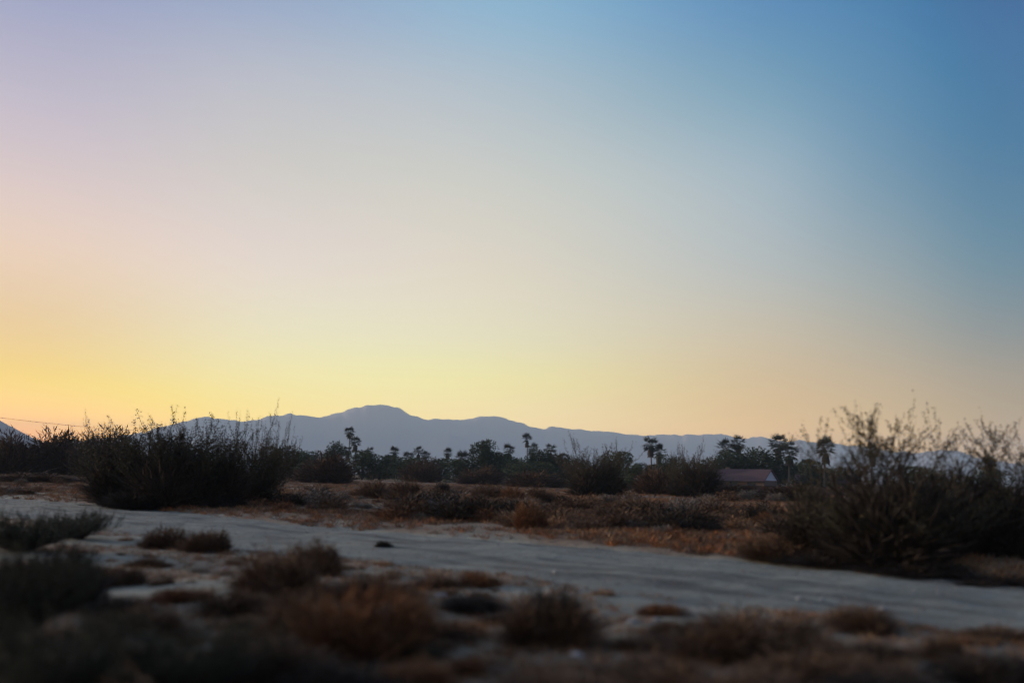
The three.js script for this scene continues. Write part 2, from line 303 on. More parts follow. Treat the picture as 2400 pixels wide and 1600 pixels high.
// a rounded broad-leaved tree: trunk, limbs and a lumpy crown of leaf sprays with gaps
function treeGeo({ seed, leaves, color, lobes = 9, trunk = 0.3, size = 0.045 }) {
  const rnd = rng(seed), s = new MB(), f = new MB(), side = V(0, 0, 0), L = [];
  for (let k = 0; k < lobes; k++) { const a = k / lobes * 6.283 + rnd(), r = 0.1 + 0.26 * rnd(); L.push([V(Math.cos(a) * r, trunk + 0.12 + (0.72 - trunk) * rnd(), Math.sin(a) * r), 0.13 + 0.13 * rnd()]); }
  L.push([V(0.03, 0.78, 0), 0.2]);
  s.tube([V(0, -0.05, 0), V(0.01, trunk * 0.6, 0.01), V(0, trunk + 0.15, 0)], [0.035, 0.026, 0.018], 6, [0.07, 0.055, 0.045]);
  for (const [c] of L) s.tube([V(0, trunk * 0.75, 0), c.clone().multiplyScalar(0.6).add(V(0, 0.12, 0)), c], [0.016, 0.01, 0.004], 4, [0.07, 0.055, 0.045]);
  for (let k = 0; k < leaves; k++) {
    const [c, r] = L[Math.floor(rnd() * L.length)], d = unit(rnd), o = c.clone().addScaledVector(d, r * (0.45 + 0.6 * Math.sqrt(rnd())));
    const e = d.clone().addScaledVector(unit(rnd), 0.9).normalize(); side.crossVectors(e, unit(rnd)).normalize();
    f.leaf(o, e, side, size * (0.7 + 0.8 * rnd()), size * 0.32, tint(color, 0.55 + 0.8 * rnd()));
  }
  return { trunk: s.build(), crown: f.build() };
}
// a fan palm (10 m tall at scale 1): trunk, skirt of dead fronds and a round head of fans
function palmGeo({ seed, h = 10, head = 1.9, skirt = 2, thickness = 0.15, lean = 0.2 }) {
  const rnd = rng(seed), s = new MB(), f = new MB(), k0 = new MB(), top = V(lean * (rnd() - 0.5) * 4, h - head * 0.55, lean * (rnd() - 0.5) * 2);
  const pts = [], rad = []; for (let q = 0; q <= 8; q++) { const u = q / 8; pts.push(V(top.x * u * u, -0.3 + (top.y + 0.3) * u, top.z * u * u)); rad.push(thickness * (1.25 - 0.55 * u + (q === 0 ? 0.35 : 0))); }
  s.tube(pts, rad, 9, [0.15, 0.12, 0.1]);
  const fan = (mb, o, d, len, spread, col) => {
    const sd = V(0, 0, 0).crossVectors(d, V(0, 1, 0)); if (sd.lengthSq() < 1e-3) sd.set(1, 0, 0); sd.normalize(); const nm = V(0, 0, 0).crossVectors(sd, d);
    const stalk = o.clone().addScaledVector(d, len * 0.5); mb.leaf(o, d, nm, len * 0.55, 0.03, col);
    for (let q = -4; q <= 4; q++) { const a = q / 4 * spread, e = d.clone().multiplyScalar(Math.cos(a)).addScaledVector(sd, Math.sin(a)).addScaledVector(nm, -0.12 * Math.abs(q) / 4); e.y -= 0.18; e.normalize(); mb.leaf(stalk, e, sd.clone().multiplyScalar(Math.cos(a)).addScaledVector(d, -Math.sin(a)), len * (0.62 - 0.2 * Math.abs(q) / 4), 0.07, tint(col, 0.8 + 0.4 * rnd())); }
  };
  for (let k = 0; k < 52; k++) { const d = unit(rnd); d.y = d.y * 0.75 + 0.22; d.normalize(); fan(f, top, d, head * (0.85 + 0.3 * rnd()), 1.15, tint([0.035, 0.045, 0.022], 0.7 + 0.6 * rnd())); }
  for (let k = 0; k < 26 * skirt; k++) { const a = rnd() * 6.283, o = top.clone().add(V(0, -0.25 - rnd() * skirt * 0.6, 0)), d = V(Math.cos(a) * 0.5, -0.85, Math.sin(a) * 0.5).normalize(); fan(k0, o, d, head * (0.55 + 0.25 * rnd()), 0.7, tint([0.075, 0.055, 0.035], 0.7 + 0.6 * rnd())); }
  return { trunk: s.build(), skirt: k0.build(), crown: f.build() };
}

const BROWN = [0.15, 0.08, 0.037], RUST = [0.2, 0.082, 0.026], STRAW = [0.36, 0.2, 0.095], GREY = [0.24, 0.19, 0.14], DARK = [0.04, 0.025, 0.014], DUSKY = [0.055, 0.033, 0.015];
const KINDS = {
  wispy: [11, 12, 13].map((seed) => shrubGeo({ seed, stems: 60, fork: 5, leaves: 26000, leaf: 0.017, lean: 1.0, green: [0.062, 0.046, 0.015], thick: 0.006, tipH: 0.8, start: 0.12, rise: 0.5 })),
  sparse: [21, 22].map((seed) => shrubGeo({ seed, stems: 26, fork: 3, leaves: 6500, leaf: 0.015, lean: 0.95, green: [0.085, 0.056, 0.024], thick: 0.006, tipH: 0.86, start: 0.3 })),
  feather: [25, 26, 27].map((seed) => shrubGeo({ seed, stems: 5, fork: 8, leaves: 2600, leaf: 0.021, lean: 1.25, rise: 0.15, green: [0.075, 0.056, 0.026], thick: 0.006, tipH: 0.86, start: 1.1, forkLen: 1.35 })),
  green: [31, 32].map((seed) => shrubGeo({ seed, stems: 70, fork: 5, leaves: 26000, leaf: 0.019, lean: 1.2, green: [0.032, 0.031, 0.008], thick: 0.006, tipH: 0.8, start: 0.08 })),
  brown: [41, 42, 43].map((seed) => brushGeo({ seed, twigs: 9000, color: BROWN })),
  rust: [51, 52].map((seed) => brushGeo({ seed, twigs: 8500, color: RUST })),
  straw: [61, 62].map((seed) => brushGeo({ seed, twigs: 6000, color: STRAW, wid: 0.005 })),
  grey: [71, 72].map((seed) => brushGeo({ seed, twigs: 6000, color: GREY })),
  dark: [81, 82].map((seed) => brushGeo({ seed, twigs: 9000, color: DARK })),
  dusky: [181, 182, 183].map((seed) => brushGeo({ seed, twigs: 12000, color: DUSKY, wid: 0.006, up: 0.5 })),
  mound: [191, 192].map((seed) => brushGeo({ seed, twigs: 9000, color: [0.1, 0.05, 0.022], wid: 0.007, up: 0.5 })),
  smallbrown: [141, 142, 143].map((seed) => brushGeo({ seed, twigs: 1300, color: BROWN, wid: 0.01 })),
  smalldusky: [144, 145].map((seed) => brushGeo({ seed, twigs: 2200, color: DUSKY, wid: 0.011 })),
  smallrust: [151, 152].map((seed) => brushGeo({ seed, twigs: 1200, color: RUST, wid: 0.01 })),
  smallstraw: [161, 162].map((seed) => brushGeo({ seed, twigs: 1100, color: STRAW, wid: 0.009 })),
  smallgrey: [171, 172].map((seed) => brushGeo({ seed, twigs: 1200, color: GREY, wid: 0.01 })),
  tree: [91, 92, 93].map((seed) => treeGeo({ seed, leaves: 4200, color: [0.036, 0.05, 0.018], trunk: 0.16, lobes: 11 })),
  bushtree: [95, 96].map((seed) => treeGeo({ seed, leaves: 3600, color: [0.06, 0.075, 0.024], trunk: 0.0, lobes: 14 })),
  thicket: [97, 98].map((seed) => treeGeo({ seed, leaves: 12000, color: [0.115, 0.05, 0.022], trunk: 0.0, lobes: 16, size: 0.028 })),
};
const PARTS = { trunk: barkMat, stem: barkMat, foliage: leafMat, crown: leafMat, skirt: leafMat };
let planted = 0;
function plant(kind, name, p, sx, sy, label, category, group, turn) {
  const g = KINDS[kind][planted % KINDS[kind].length], o = new THREE.Group();
  planted++;
  o.name = numbered(name); o.position.copy(p); o.position.y -= 0.02; o.scale.set(sx, sy, sx); o.rotation.y = turn ?? planted * 2.4;
  for (const part in g) mesh(part, g[part], PARTS[part], o);
  scene.add(o);
  return tag(o, label, category, group);
}
// by its foot in the photograph (px, py), its width and height in photograph pixels; `far` gives a distance where the foot is hidden
function put(kind, name, px, py, w, h, label, category = 'shrub', group, far) {
  let p;
  if (far) { const d = ray(px, py); d.multiplyScalar(far / -d.z); p = camera.position.clone().add(d); const g = groundH(p.x, p.z), m = far * TAN / 800; h += (p.y - g) / m; p.y = g; } else p = onGround(px, py);
  const m = PXM(p);
  return plant(kind, name, p, w * m, h * m, label, category, group);
}

// what a small repeat lies below or beside, for its label
const FARMARKS = [[380, 'the big thicket'], [640, 'its bare twigs'], [770, 'the rounded reddish bush'], [850, 'the tallest left palm'], [985, 'the slender palms'], [1137, 'the dark tree clump'], [1240, 'the rust bushes'], [1395, 'the middle wispy shrub'], [1478, 'the hedge'], [1560, 'the leaning palms'], [1625, 'the shrub by the house'], [1740, 'the gabled house'], [1846, 'the bare-trunked palm'], [1960, 'the huge black shrub'], [2120, 'the feathery twigs']];
const NEARMARKS = [[60, 'the olive bushes'], [200, 'the near black bush'], [430, 'the brown pair'], [640, 'the dark brown mound'], [830, 'the large reddish mound'], [1000, 'the small green tuft'], [1130, 'the low rust clump'], [1290, 'the round blackish bush'], [1540, 'the flat rust clump'], [1740, 'the wide brown spread'], [1900, 'the pale thin brush'], [2060, 'the thin brown brush'], [2220, 'the single round bush'], [2380, 'the right corner']];
const ORD = ['first', 'second', 'third', 'fourth', 'fifth', 'sixth', 'seventh', 'eighth', 'ninth', 'tenth', 'eleventh', 'twelfth', 'thirteenth', 'fourteenth', 'fifteenth', 'sixteenth', 'seventeenth', 'eighteenth', 'nineteenth', 'twentieth', 'twenty-first', 'twenty-second'];
const LIKE = new Map();
function like(o, x, start, marks, end) {        // remembers a repeat by its look and by the landmark nearest to it
  const m = marks.reduce((a, b) => Math.abs(b[0] - x) < Math.abs(a[0] - x) ? b : a)[1], label = `${start} ${end} ${m}`;
  if (!LIKE.has(label)) LIKE.set(label, []);
  LIKE.get(label).push([x, o]);
}
function settleLikes() { for (const [label, list] of LIKE) { list.sort((a, b) => a[0] - b[0]); list.forEach(([, o], i) => { o.userData.label = list.length === 1 ? label : `${label}, ${ORD[Math.min(i, 21)]} from left`; }); } }
const deep = (far) => far > 75 ? 'far back in the field below' : far > 42 ? 'midway in the field below' : 'near the road edge below';
// ------------------------------------------------------------------ the shrubs that stand out
const S = 'desert_shrub', B = 'dry_brush';
put('wispy', S, 345, 1182, 270, 205, 'tall dark creosote shrub in the left half of the big thicket at the road', 'shrub');
put('wispy', S, 450, 1184, 240, 225, 'dark creosote shrub with the highest wispy tips, centre of the big thicket by the road', 'shrub');
put('sparse', S, 590, 1178, 150, 215, 'thin upright shrub with bare open twigs at the right end of the big roadside thicket', 'shrub');
put('wispy', S, 588, 1181, 190, 165, 'leafy olive brown shrub at the right end of the big thicket, under bare twigs', 'shrub');
put('sparse', S, 645, 1165, 90, 175, 'sparse twiggy shrub against the blue mountains, last on the right of the big thicket', 'shrub');
put('wispy', S, 260, 1165, 150, 130, 'dark brown shrub at the left foot of the big roadside thicket', 'shrub');
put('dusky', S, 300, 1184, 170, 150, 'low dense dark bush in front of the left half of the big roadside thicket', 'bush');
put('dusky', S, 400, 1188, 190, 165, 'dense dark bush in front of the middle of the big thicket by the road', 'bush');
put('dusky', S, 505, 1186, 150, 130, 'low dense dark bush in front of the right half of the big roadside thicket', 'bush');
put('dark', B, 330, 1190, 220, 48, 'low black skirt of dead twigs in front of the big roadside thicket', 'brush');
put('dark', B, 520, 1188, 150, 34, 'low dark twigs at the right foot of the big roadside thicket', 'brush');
put('mound', 'mesquite_bush', 30, 1112, 190, 104, 'reddish dark bush at the left edge of the photo under the purple mountain foot', 'bush', undefined);
put('mound', 'mesquite_bush', 130, 1113, 190, 112, 'rounded reddish dark bush between the purple mountain foot and the wispy leaning tree', 'bush');
put('mound', 'mesquite_bush', 245, 1118, 170, 118, 'reddish dark bush right beside the big roadside thicket, behind it', 'bush');
put('sparse', 'mesquite_tree', 215, 1112, 120, 130, 'wispy leaning tree that rises from the dark bushes against the orange glow', 'tree');
put('brown', B, 70, 1128, 260, 26, 'long low brown brush before the dark bushes at the left edge', 'brush');
// right-hand creosotes beside the road
put('wispy', S, 2090, 1318, 400, 215, 'huge black rounded shrub beside the road, under the feathery tips against the pink sky', 'shrub');
put('feather', S, 1985, 1305, 180, 348, 'feathery thin shrub on the left flank of the huge black roadside shrub', 'shrub');
put('feather', S, 2085, 1310, 200, 385, 'tallest feathery twigs above the middle of the huge black roadside shrub', 'shrub');
put('feather', S, 2165, 1302, 190, 345, 'feathery twigs right of the tallest ones over the huge black shrub', 'shrub');
put('wispy', S, 2390, 1300, 330, 220, 'black shrub cut by the right edge of the photo', 'shrub');
put('feather', S, 2325, 1298, 170, 335, 'thin feathery twigs sticking out above the black shrub at the right edge', 'shrub');
put('feather', S, 2400, 1296, 190, 285, 'feathery twigs cut by the right edge of the photo', 'shrub');
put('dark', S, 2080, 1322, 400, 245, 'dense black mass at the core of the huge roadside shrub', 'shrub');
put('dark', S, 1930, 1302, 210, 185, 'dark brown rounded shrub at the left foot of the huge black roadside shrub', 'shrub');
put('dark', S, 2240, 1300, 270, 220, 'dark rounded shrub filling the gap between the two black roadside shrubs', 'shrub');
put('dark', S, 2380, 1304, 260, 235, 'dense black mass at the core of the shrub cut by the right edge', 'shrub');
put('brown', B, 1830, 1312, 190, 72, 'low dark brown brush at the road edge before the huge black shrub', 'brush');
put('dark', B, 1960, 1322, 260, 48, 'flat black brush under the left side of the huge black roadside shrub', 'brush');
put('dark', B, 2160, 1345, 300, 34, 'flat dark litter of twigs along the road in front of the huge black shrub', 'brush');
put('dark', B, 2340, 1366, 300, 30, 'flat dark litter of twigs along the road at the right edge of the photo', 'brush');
// middle distance
put('wispy', S, 1392, 1162, 140, 118, 'brown wispy shrub in the middle of the field, left of the dark roofs', 'shrub');
put('dusky', S, 1400, 1163, 150, 84, 'dense low bush at the foot of the brown wispy shrub in mid field', 'bush');
put('dusky', S, 1628, 1165, 118, 78, 'dense low bush at the foot of the wispy shrub left of the house', 'bush');
put('sparse', S, 1385, 1160, 160, 132, 'open twigs rising out of the brown wispy shrub in mid field', 'shrub');
put('wispy', S, 1625, 1164, 110, 108, 'brown wispy shrub close to the left end of the white-gabled house', 'shrub');
put('sparse', S, 1622, 1162, 130, 122, 'open twigs above the brown shrub left of the white-gabled house', 'shrub');
put('mound', S, 1545, 1160, 140, 68, 'low reddish brown bush between the two wispy shrubs in mid field', 'bush');
put('mound', S, 768, 1132, 165, 74, 'rounded reddish brown bush in front of the palms, nearest to the big thicket', 'bush');
put('mound', S, 990, 1130, 110, 58, 'low reddish brown bush under the slender palms in the middle', 'bush');
put('mound', S, 890, 1122, 90, 40, 'small brown bush between the two rounded reddish bushes before the palms', 'bush');
put('mound', S, 1130, 1136, 120, 44, 'low brown bush under the big dark tree clump', 'bush');
put('mound', S, 1250, 1142, 170, 42, 'long low brown bush in front of the red roof', 'bush');
put('mound', S, 1725, 1168, 160, 34, 'low brown bush along the wall below the white-gabled house', 'bush');
put('mound', S, 1870, 1176, 170, 44, 'low brown bush at the right end of the wall, beside the huge black shrub', 'bush');
for (const [k, x, y, w, h, l] of [
  ['brown', 880, 1168, 110, 52, 'dark brown brush dome in the field below the slender palms, left of a pair'],
  ['brown', 950, 1174, 120, 58, 'dark brown brush dome in the field below the slender palms, right of a pair'],
  ['dark', 1035, 1154, 50, 26, 'small black brush dome alone in the upper field'],
  ['brown', 1150, 1170, 90, 44, 'brown brush dome in the upper field left of the rust one'],
  ['rust', 1207, 1182, 64, 52, 'rust orange dry bush in the upper field, smaller of the two rust ones'],
  ['rust', 1240, 1242, 84, 76, 'bright rust orange dry bush standing by the far road edge'],
  ['brown', 1262, 1178, 90, 46, 'brown brush dome just right of the smaller rust bush'],
  ['dark', 1130, 1216, 90, 36, 'flat dark brush in the lower field left of the bright rust bush'],
  ['grey', 1655, 1182, 70, 28, 'pale grey brush dome below the wispy shrub left of the house'],
  ['grey', 1752, 1172, 66, 28, 'pale grey brush dome below the white gable'],
  ['grey', 1822, 1176, 56, 26, 'pale grey brush dome below the tall palm with the bare trunk'],
  ['grey', 1425, 1180, 70, 26, 'pale grey brush dome right below the mid-field wispy shrub'],
  ['brown', 1475, 1196, 80, 36, 'brown brush dome in the lower field below the hedge'],
  ['dark', 1645, 1248, 110, 36, 'dark flat brush at the far road edge right of the bright rust bush'],
  ['rust', 1800, 1236, 80, 42, 'rust brown bush at the field edge close to the huge black shrub'],
  ['brown', 1440, 1236, 110, 40, 'dark brown brush at the far road edge in the middle of the field'],
]) put(k, B, x, y, w, h, l, 'brush');
// foreground
for (const [k, x, y, w, h, l, c = 'brush'] of [
  ['brown', 392, 1284, 120, 62, 'brown round brush on the near road edge, left of a close pair'],
  ['brown', 480, 1292, 116, 58, 'brown round brush on the near road edge, right one of a close pair'],
  ['green', 180, 1262, 140, 72, 'small olive green bush at the near road edge left of the brown pair', 'bush'],
  ['green', 50, 1290, 240, 104, 'wide olive green bush at the left edge of the photo beside the road', 'bush'],
  ['green', 20, 1500, 330, 250, 'near black green bush filling the left edge in the foreground', 'bush'],
  ['green', 120, 1660, 400, 250, 'near black green bush in the lower left corner', 'bush'],
  ['brown', 640, 1398, 270, 130, 'dark brown brush mound left of the large reddish mound in the foreground'],
  ['brown', 742, 1346, 140, 88, 'brown brush mound sticking up into the road between the pair and the reddish mound'],
  ['rust', 830, 1545, 330, 200, 'large reddish brown brush mound in the middle of the foreground'],
  ['brown', 700, 1510, 260, 150, 'brown brush mound joining the large reddish one from the left'],
  ['rust', 950, 1500, 150, 120, 'reddish brush at the right shoulder of the large reddish mound'],
  ['brown', 870, 1400, 220, 66, 'dark brown brush behind the large reddish mound'],
  ['dark', 1290, 1505, 230, 140, 'round blackish bush alone on the sand in the lower middle', 'bush'],
  ['brown', 1300, 1510, 260, 118, 'brown twigs fringing the round blackish bush in the lower middle'],
  ['rust', 1130, 1374, 120, 42, 'low rust clump on the near road edge above the round blackish bush'],
  ['brown', 1030, 1376, 150, 34, 'flat brown clump on the near road edge left of the low rust clump'],
  ['dark', 1105, 1424, 180, 34, 'flat dark clump on the sand between the rust clump and the round bush'],
  ['dark', 1060, 1500, 110, 26, 'thin dark clump on pale sand left of the round blackish bush'],
  ['rust', 1545, 1440, 130, 34, 'flat rust clump on the sand right of the round blackish bush'],
  ['brown', 1490, 1524, 130, 38, 'flat brown clump below the flat rust clump'],
  ['rust', 1110, 1572, 150, 46, 'low rust clump at the bottom edge below the round blackish bush'],
  ['green', 992, 1552, 70, 50, 'small dark green tuft at the lower right of the large reddish mound', 'tuft'],
  ['brown', 1740, 1530, 400, 110, 'wide thin brown brush spread over the sand in the lower right'],
  ['straw', 1880, 1540, 300, 80, 'pale thin brush at the right of the wide brown spread'],
  ['brown', 2010, 1470, 210, 64, 'thin brown brush at the near road edge below the huge black shrub'],
  ['brown', 2220, 1546, 110, 66, 'single brown round bush on the sand in the lower right corner area'],
  ['brown', 2080, 1536, 180, 36, 'flat brown clump left of the single round bush in the lower right'],
  ['green', 440, 1640, 340, 200, 'dark green bush at the bottom edge left of the reddish mound', 'bush'],
  ['brown', 330, 1500, 260, 90, 'dark brown brush above the dark green bush at the bottom edge'],
  ['dark', 760, 1640, 300, 110, 'black brush at the bottom edge under the large reddish mound'],
  ['brown', 1300, 1640, 330, 80, 'brown brush at the bottom edge right of the low rust clump'],
  ['brown', 1720, 1650, 420, 90, 'dark brown brush at the bottom edge of the lower right'],
  ['dark', 2100, 1640, 360, 70, 'blackish brush along the bottom edge in the right corner'],
  ['brown', 560, 1440, 200, 70, 'low brown brush on the pale sand at the left foot of the brown mounds'],
  ['brown', 640, 1590, 300, 110, 'brown brush at the bottom edge between the dark green bush and the reddish mound'],
  ['rust', 960, 1610, 220, 70, 'reddish brush at the bottom edge below the small dark green tuft'],
  ['brown', 1560, 1600, 300, 74, 'brown brush at the bottom edge below the flat brown clump'],
  ['brown', 1600, 1500, 200, 56, 'thin brown brush at the left end of the wide brown spread'],
  ['brown', 1900, 1600, 320, 90, 'brown brush below the pale thin brush in the lower right'],
  ['dark', 2330, 1600, 320, 90, 'blackish brush in the lower right corner'],
  ['brown', 2330, 1500, 200, 40, 'flat thin brown clump close to the right edge on the sand'],
  ['brown', 1180, 1460, 140, 34, 'flat brown clump touching the left of the round blackish bush'],
  ['dark', 120, 1420, 330, 150, 'dark brown brush behind the near black bush at the left edge'],
  ['brown', 250, 1370, 170, 50, 'flat brown clump between the olive bushes and the pale sand patch'],
  ['brown', 345, 1330, 120, 34, 'low brown clump on the pale sand just below the brown pair'],
  ['rust', 425, 1410, 150, 44, 'flat rust clump on the pale sand in the lower left'],
  ['dark', 270, 1440, 190, 50, 'flat dark clump beside the near black bush in the foreground'],
]) put(k, B, x, y, w, h, l, c);
put('dark', 'dark_tuft', 898, 1281, 42, 20, 'small dark tuft alone in the middle of the pale dirt road', 'tuft');

// smaller dry clumps over the field and the near sand
{
  const rnd = rng(77), kinds = ['brown', 'brown', 'straw', 'grey', 'rust', 'straw', 'brown'];
  for (let k = 0; k < 230; k++) {
    const x = -60 + rnd() * 2250, line = 1168 + Math.max(0, x - 100) * 0.068, y = line - 6 - (line - 1128 - x * 0.018) * Math.pow(rnd(), 1.0) * 0.95, kind = kinds[Math.floor(rnd() * kinds.length)];
    if (y > line - 4) continue;
    const p = onGround(x, y), s = 0.5 + 0.8 * rnd() * rnd();
    if (p.x - p.z < FAR_EDGE + 0.6 || -p.z > 160) continue;
    like(plant('small' + kind, 'dry_clump', p, s * 1.5, s * (0.55 + 0.3 * rnd()), '', 'brush', `small ${kind} clumps over the dry field`), x, `small ${kind} clump`, FARMARKS, deep(-p.z));
  }
  for (let k = 0; k < 75; k++) {
    const x = 560 + rnd() * 1420, line = 1168 + (x - 100) * 0.068, y = line - 14 - (line - 1135 - x * 0.012) * rnd(), kind = ['brown', 'dusky', 'brown', 'grey', 'dusky'][k % 5], p = onGround(x, y), s = 0.9 + 0.9 * rnd();
    if (p.x - p.z < FAR_EDGE + 1.5 || -p.z > 110) continue;
    like(plant(kind === 'dusky' ? 'smalldusky' : 'small' + kind, 'brush_dome', p, s * 1.5, s * 0.62, '', 'brush', `${kind} brush domes standing out of the dry field`), x, `${kind} brush dome`, FARMARKS, deep(-p.z));
  }
  for (let k = 0; k < 240; k++) {
    const x = 150 + rnd() * 2300, y = 1235 + Math.max(0, x - 100) * 0.1 + rnd() * 360, kind = kinds[Math.floor(rnd() * kinds.length)];
    if (y > 1620) continue;
    const p = onGround(x, y), s = 0.1 + 0.3 * rnd() * rnd();
    if (p.x - p.z > NEAR_EDGE + 0.4) continue;
    like(plant('small' + kind, 'dry_tuft', p, s * 1.9, s * 0.7, '', 'tuft', `tiny ${kind} tufts on the near sand`), x, `${s > 0.19 ? 'small' : 'tiny'} ${kind} tuft`, NEARMARKS, -p.z > 13 ? 'by the road edge near' : -p.z > 9.5 ? 'on the sand near' : 'in the foreground near');
  }
}
{ // stones lying on the road and the sand
  const rnd = rng(5), stoneMat = new THREE.MeshStandardMaterial({ name: 'grey_stone', roughness: 1, color: new THREE.Color(0.34, 0.32, 0.29) });
  const geos = [0, 1, 2].map((k) => { const g = new THREE.IcosahedronGeometry(1, 2), q = g.attributes.position; for (let i = 0; i < q.count; i++) { const v = V(q.getX(i), q.getY(i), q.getZ(i)), n = 0.75 + 0.5 * vnoise(v.x * 1.7 + k * 9 + 3, v.y * 1.7 + v.z * 1.3 + 5); q.setXYZ(i, v.x * n, v.y * n * 0.6, v.z * n); } g.computeVertexNormals(); return g; });
  for (let k = 0; k < 36; k++) {
    const x = 240 + rnd() * 1900, y = 1230 + x * 0.07 + rnd() * 260; if (y > 1600) continue;
    const p = onGround(x, y), m = new THREE.Mesh(geos[k % 3], stoneMat), s = 0.03 + 0.06 * rnd() * rnd();
    m.name = numbered('stone'); m.position.copy(p); m.position.y += s * 0.15; m.rotation.y = rnd() * 6; m.scale.setScalar(s); m.castShadow = m.receiveShadow = true; scene.add(m);
    tag(m, '', 'stone', 'loose stones on the sand'); like(m, x, 'small grey stone', NEARMARKS, p.x - p.z > NEAR_EDGE ? 'on the pale road above' : 'on the sand near');
  }
}

settleLikes();

// dry grass and litter that covers the field beyond the road: nobody could count it
function tuftGeo(seed, blades) { const rnd = rng(seed), f = new MB(), side = V(0, 0, 0); for (let k = 0; k < blades; k++) { const a = rnd() * 6.283, d = V(Math.cos(a) * (0.3 + rnd()), 0.35 + rnd() * 0.9, Math.sin(a) * (0.3 + rnd())).normalize(); side.crossVectors(d, unit(rnd)).normalize(); f.leaf(V((rnd() - 0.5) * 0.5, 0, (rnd() - 0.5) * 0.5), d, side, 0.45 + 0.5 * rnd(), 0.024, tint([1, 1, 1], 0.6 + 0.6 * rnd())); } return f.build(); }
{
  const rnd = rng(9), M = new THREE.Matrix4(), Q = new THREE.Quaternion(), E = new THREE.Euler(), C = new THREE.Color();
  const sow = (name, label, count, where, geo, category = 'dry grass') => {
    const mats = [], cols = [];
    for (let k = 0; k < count; k++) { const r = where(); if (!r) continue; const [x, z, s, c] = r; E.set(0, rnd() * 6.283, 0); M.compose(V(x, surfH(x, z) - 0.01, z), Q.setFromEuler(E), V(s * 1.3, s, s * 1.3)); mats.push(M.clone()); cols.push(c); }
    const m = new THREE.InstancedMesh(geo, grassMat, mats.length); m.name = name; mats.forEach((q, i) => { m.setMatrixAt(i, q); m.setColorAt(i, C.setRGB(...tint(cols[i], 0.6 + 0.7 * rnd()))); });
    m.castShadow = m.receiveShadow = true; scene.add(m); tag(m, label, category, undefined, 'stuff');
  };
  const grassMat = new THREE.MeshStandardMaterial({ name: 'dry_grass', roughness: 1, vertexColors: true, side: THREE.DoubleSide });
  const hues = [[0.31, 0.14, 0.05], [0.39, 0.195, 0.076], [0.22, 0.14, 0.08], [0.36, 0.132, 0.04], [0.19, 0.105, 0.054], [0.42, 0.26, 0.13]];
  sow('dry_grass', 'brown and rust dry grass covering the field beyond the road', 80000, () => {
    const z = -(14 + 170 * Math.pow(rnd(), 1.7)), x = (rnd() * 2 - 1) * (-z * 0.58 + 4), e = x - z;
    const edge = FAR_EDGE + 0.1 + (fbm(x * 0.3, z * 0.3 + 9, 3) - 0.5) * 3; if (e < edge) return null;
    const cover = fbm(x * 0.16 + 8, z * 0.16, 3), bare = sstep(0.55, 0.7, fbm(x * 0.11 + 3, z * 0.16 + 70, 4)); if (rnd() < (0.56 - cover) * 1.6 + bare * 0.6) return null;
    return [x, z, (0.14 + 0.2 * rnd()) * (0.7 + cover * 0.6), hues[Math.floor((vnoise(x * 0.35, z * 0.35) * 0.6 + rnd() * 0.4) * hues.length) % hues.length]];
  }, tuftGeo(4, 18));
  const grit = new THREE.IcosahedronGeometry(1, 0); grit.scale(1, 0.6, 0.8); grit.setAttribute('color', new THREE.Float32BufferAttribute(new Float32Array(grit.attributes.position.count * 3).fill(1), 3));
  sow('road_gravel', 'loose grit and pebbles scattered over the pale dirt road', 70000, () => {
    const t = -75 * Math.pow(rnd(), 1.4) + 8, e = NEAR_EDGE - 1 + (FAR_EDGE - NEAR_EDGE + 2) * rnd(), x = e / 2 + t * 0.7071, z = -(e / 2 - t * 0.7071); if (-z < 4 || fbm(x * 0.6, z * 0.6 + 50, 3) < 0.3 + 0.3 * rnd()) return null;
    const q = 0.12 + 0.16 * rnd(); return [x, z, 0.012 + 0.04 * rnd() * rnd() * rnd(), [q, q * 0.92, q * 0.8]];
  }, grit, 'gravel');
  sow('road_litter', 'thin dry stalks lying here and there on the pale dirt road', 7000, () => {
    const t = -75 * Math.pow(rnd(), 1.4) + 8, e = NEAR_EDGE - 1 + (FAR_EDGE - NEAR_EDGE + 2) * rnd(), x = e / 2 + t * 0.7071, z = -(e / 2 - t * 0.7071); if (-z < 4 || fbm(e * 0.9 + 3, t * 0.14, 4) < 0.46 + 0.2 * rnd()) return null;
    return [x, z, 0.03 + 0.06 * rnd(), hues[Math.floor(rnd() * hues.length)]];
  }, tuftGeo(8, 9));
  sow('dry_litter', 'thin dry stalks and litter scattered over the near sand', 26000, () => {
    const z = -(5.5 + 26 * Math.pow(rnd(), 1.4)), x = (rnd() * 2 - 1) * (-z * 0.6 + 1), e = x - z; if (e > NEAR_EDGE + 0.5 || fbm(x * 0.42 + 31, z * 0.42, 4) < 0.36 + 0.16 * rnd()) return null;
    return [x, z, 0.05 + 0.09 * rnd(), hues[Math.floor(rnd() * hues.length)]];
  }, tuftGeo(6, 12));
}

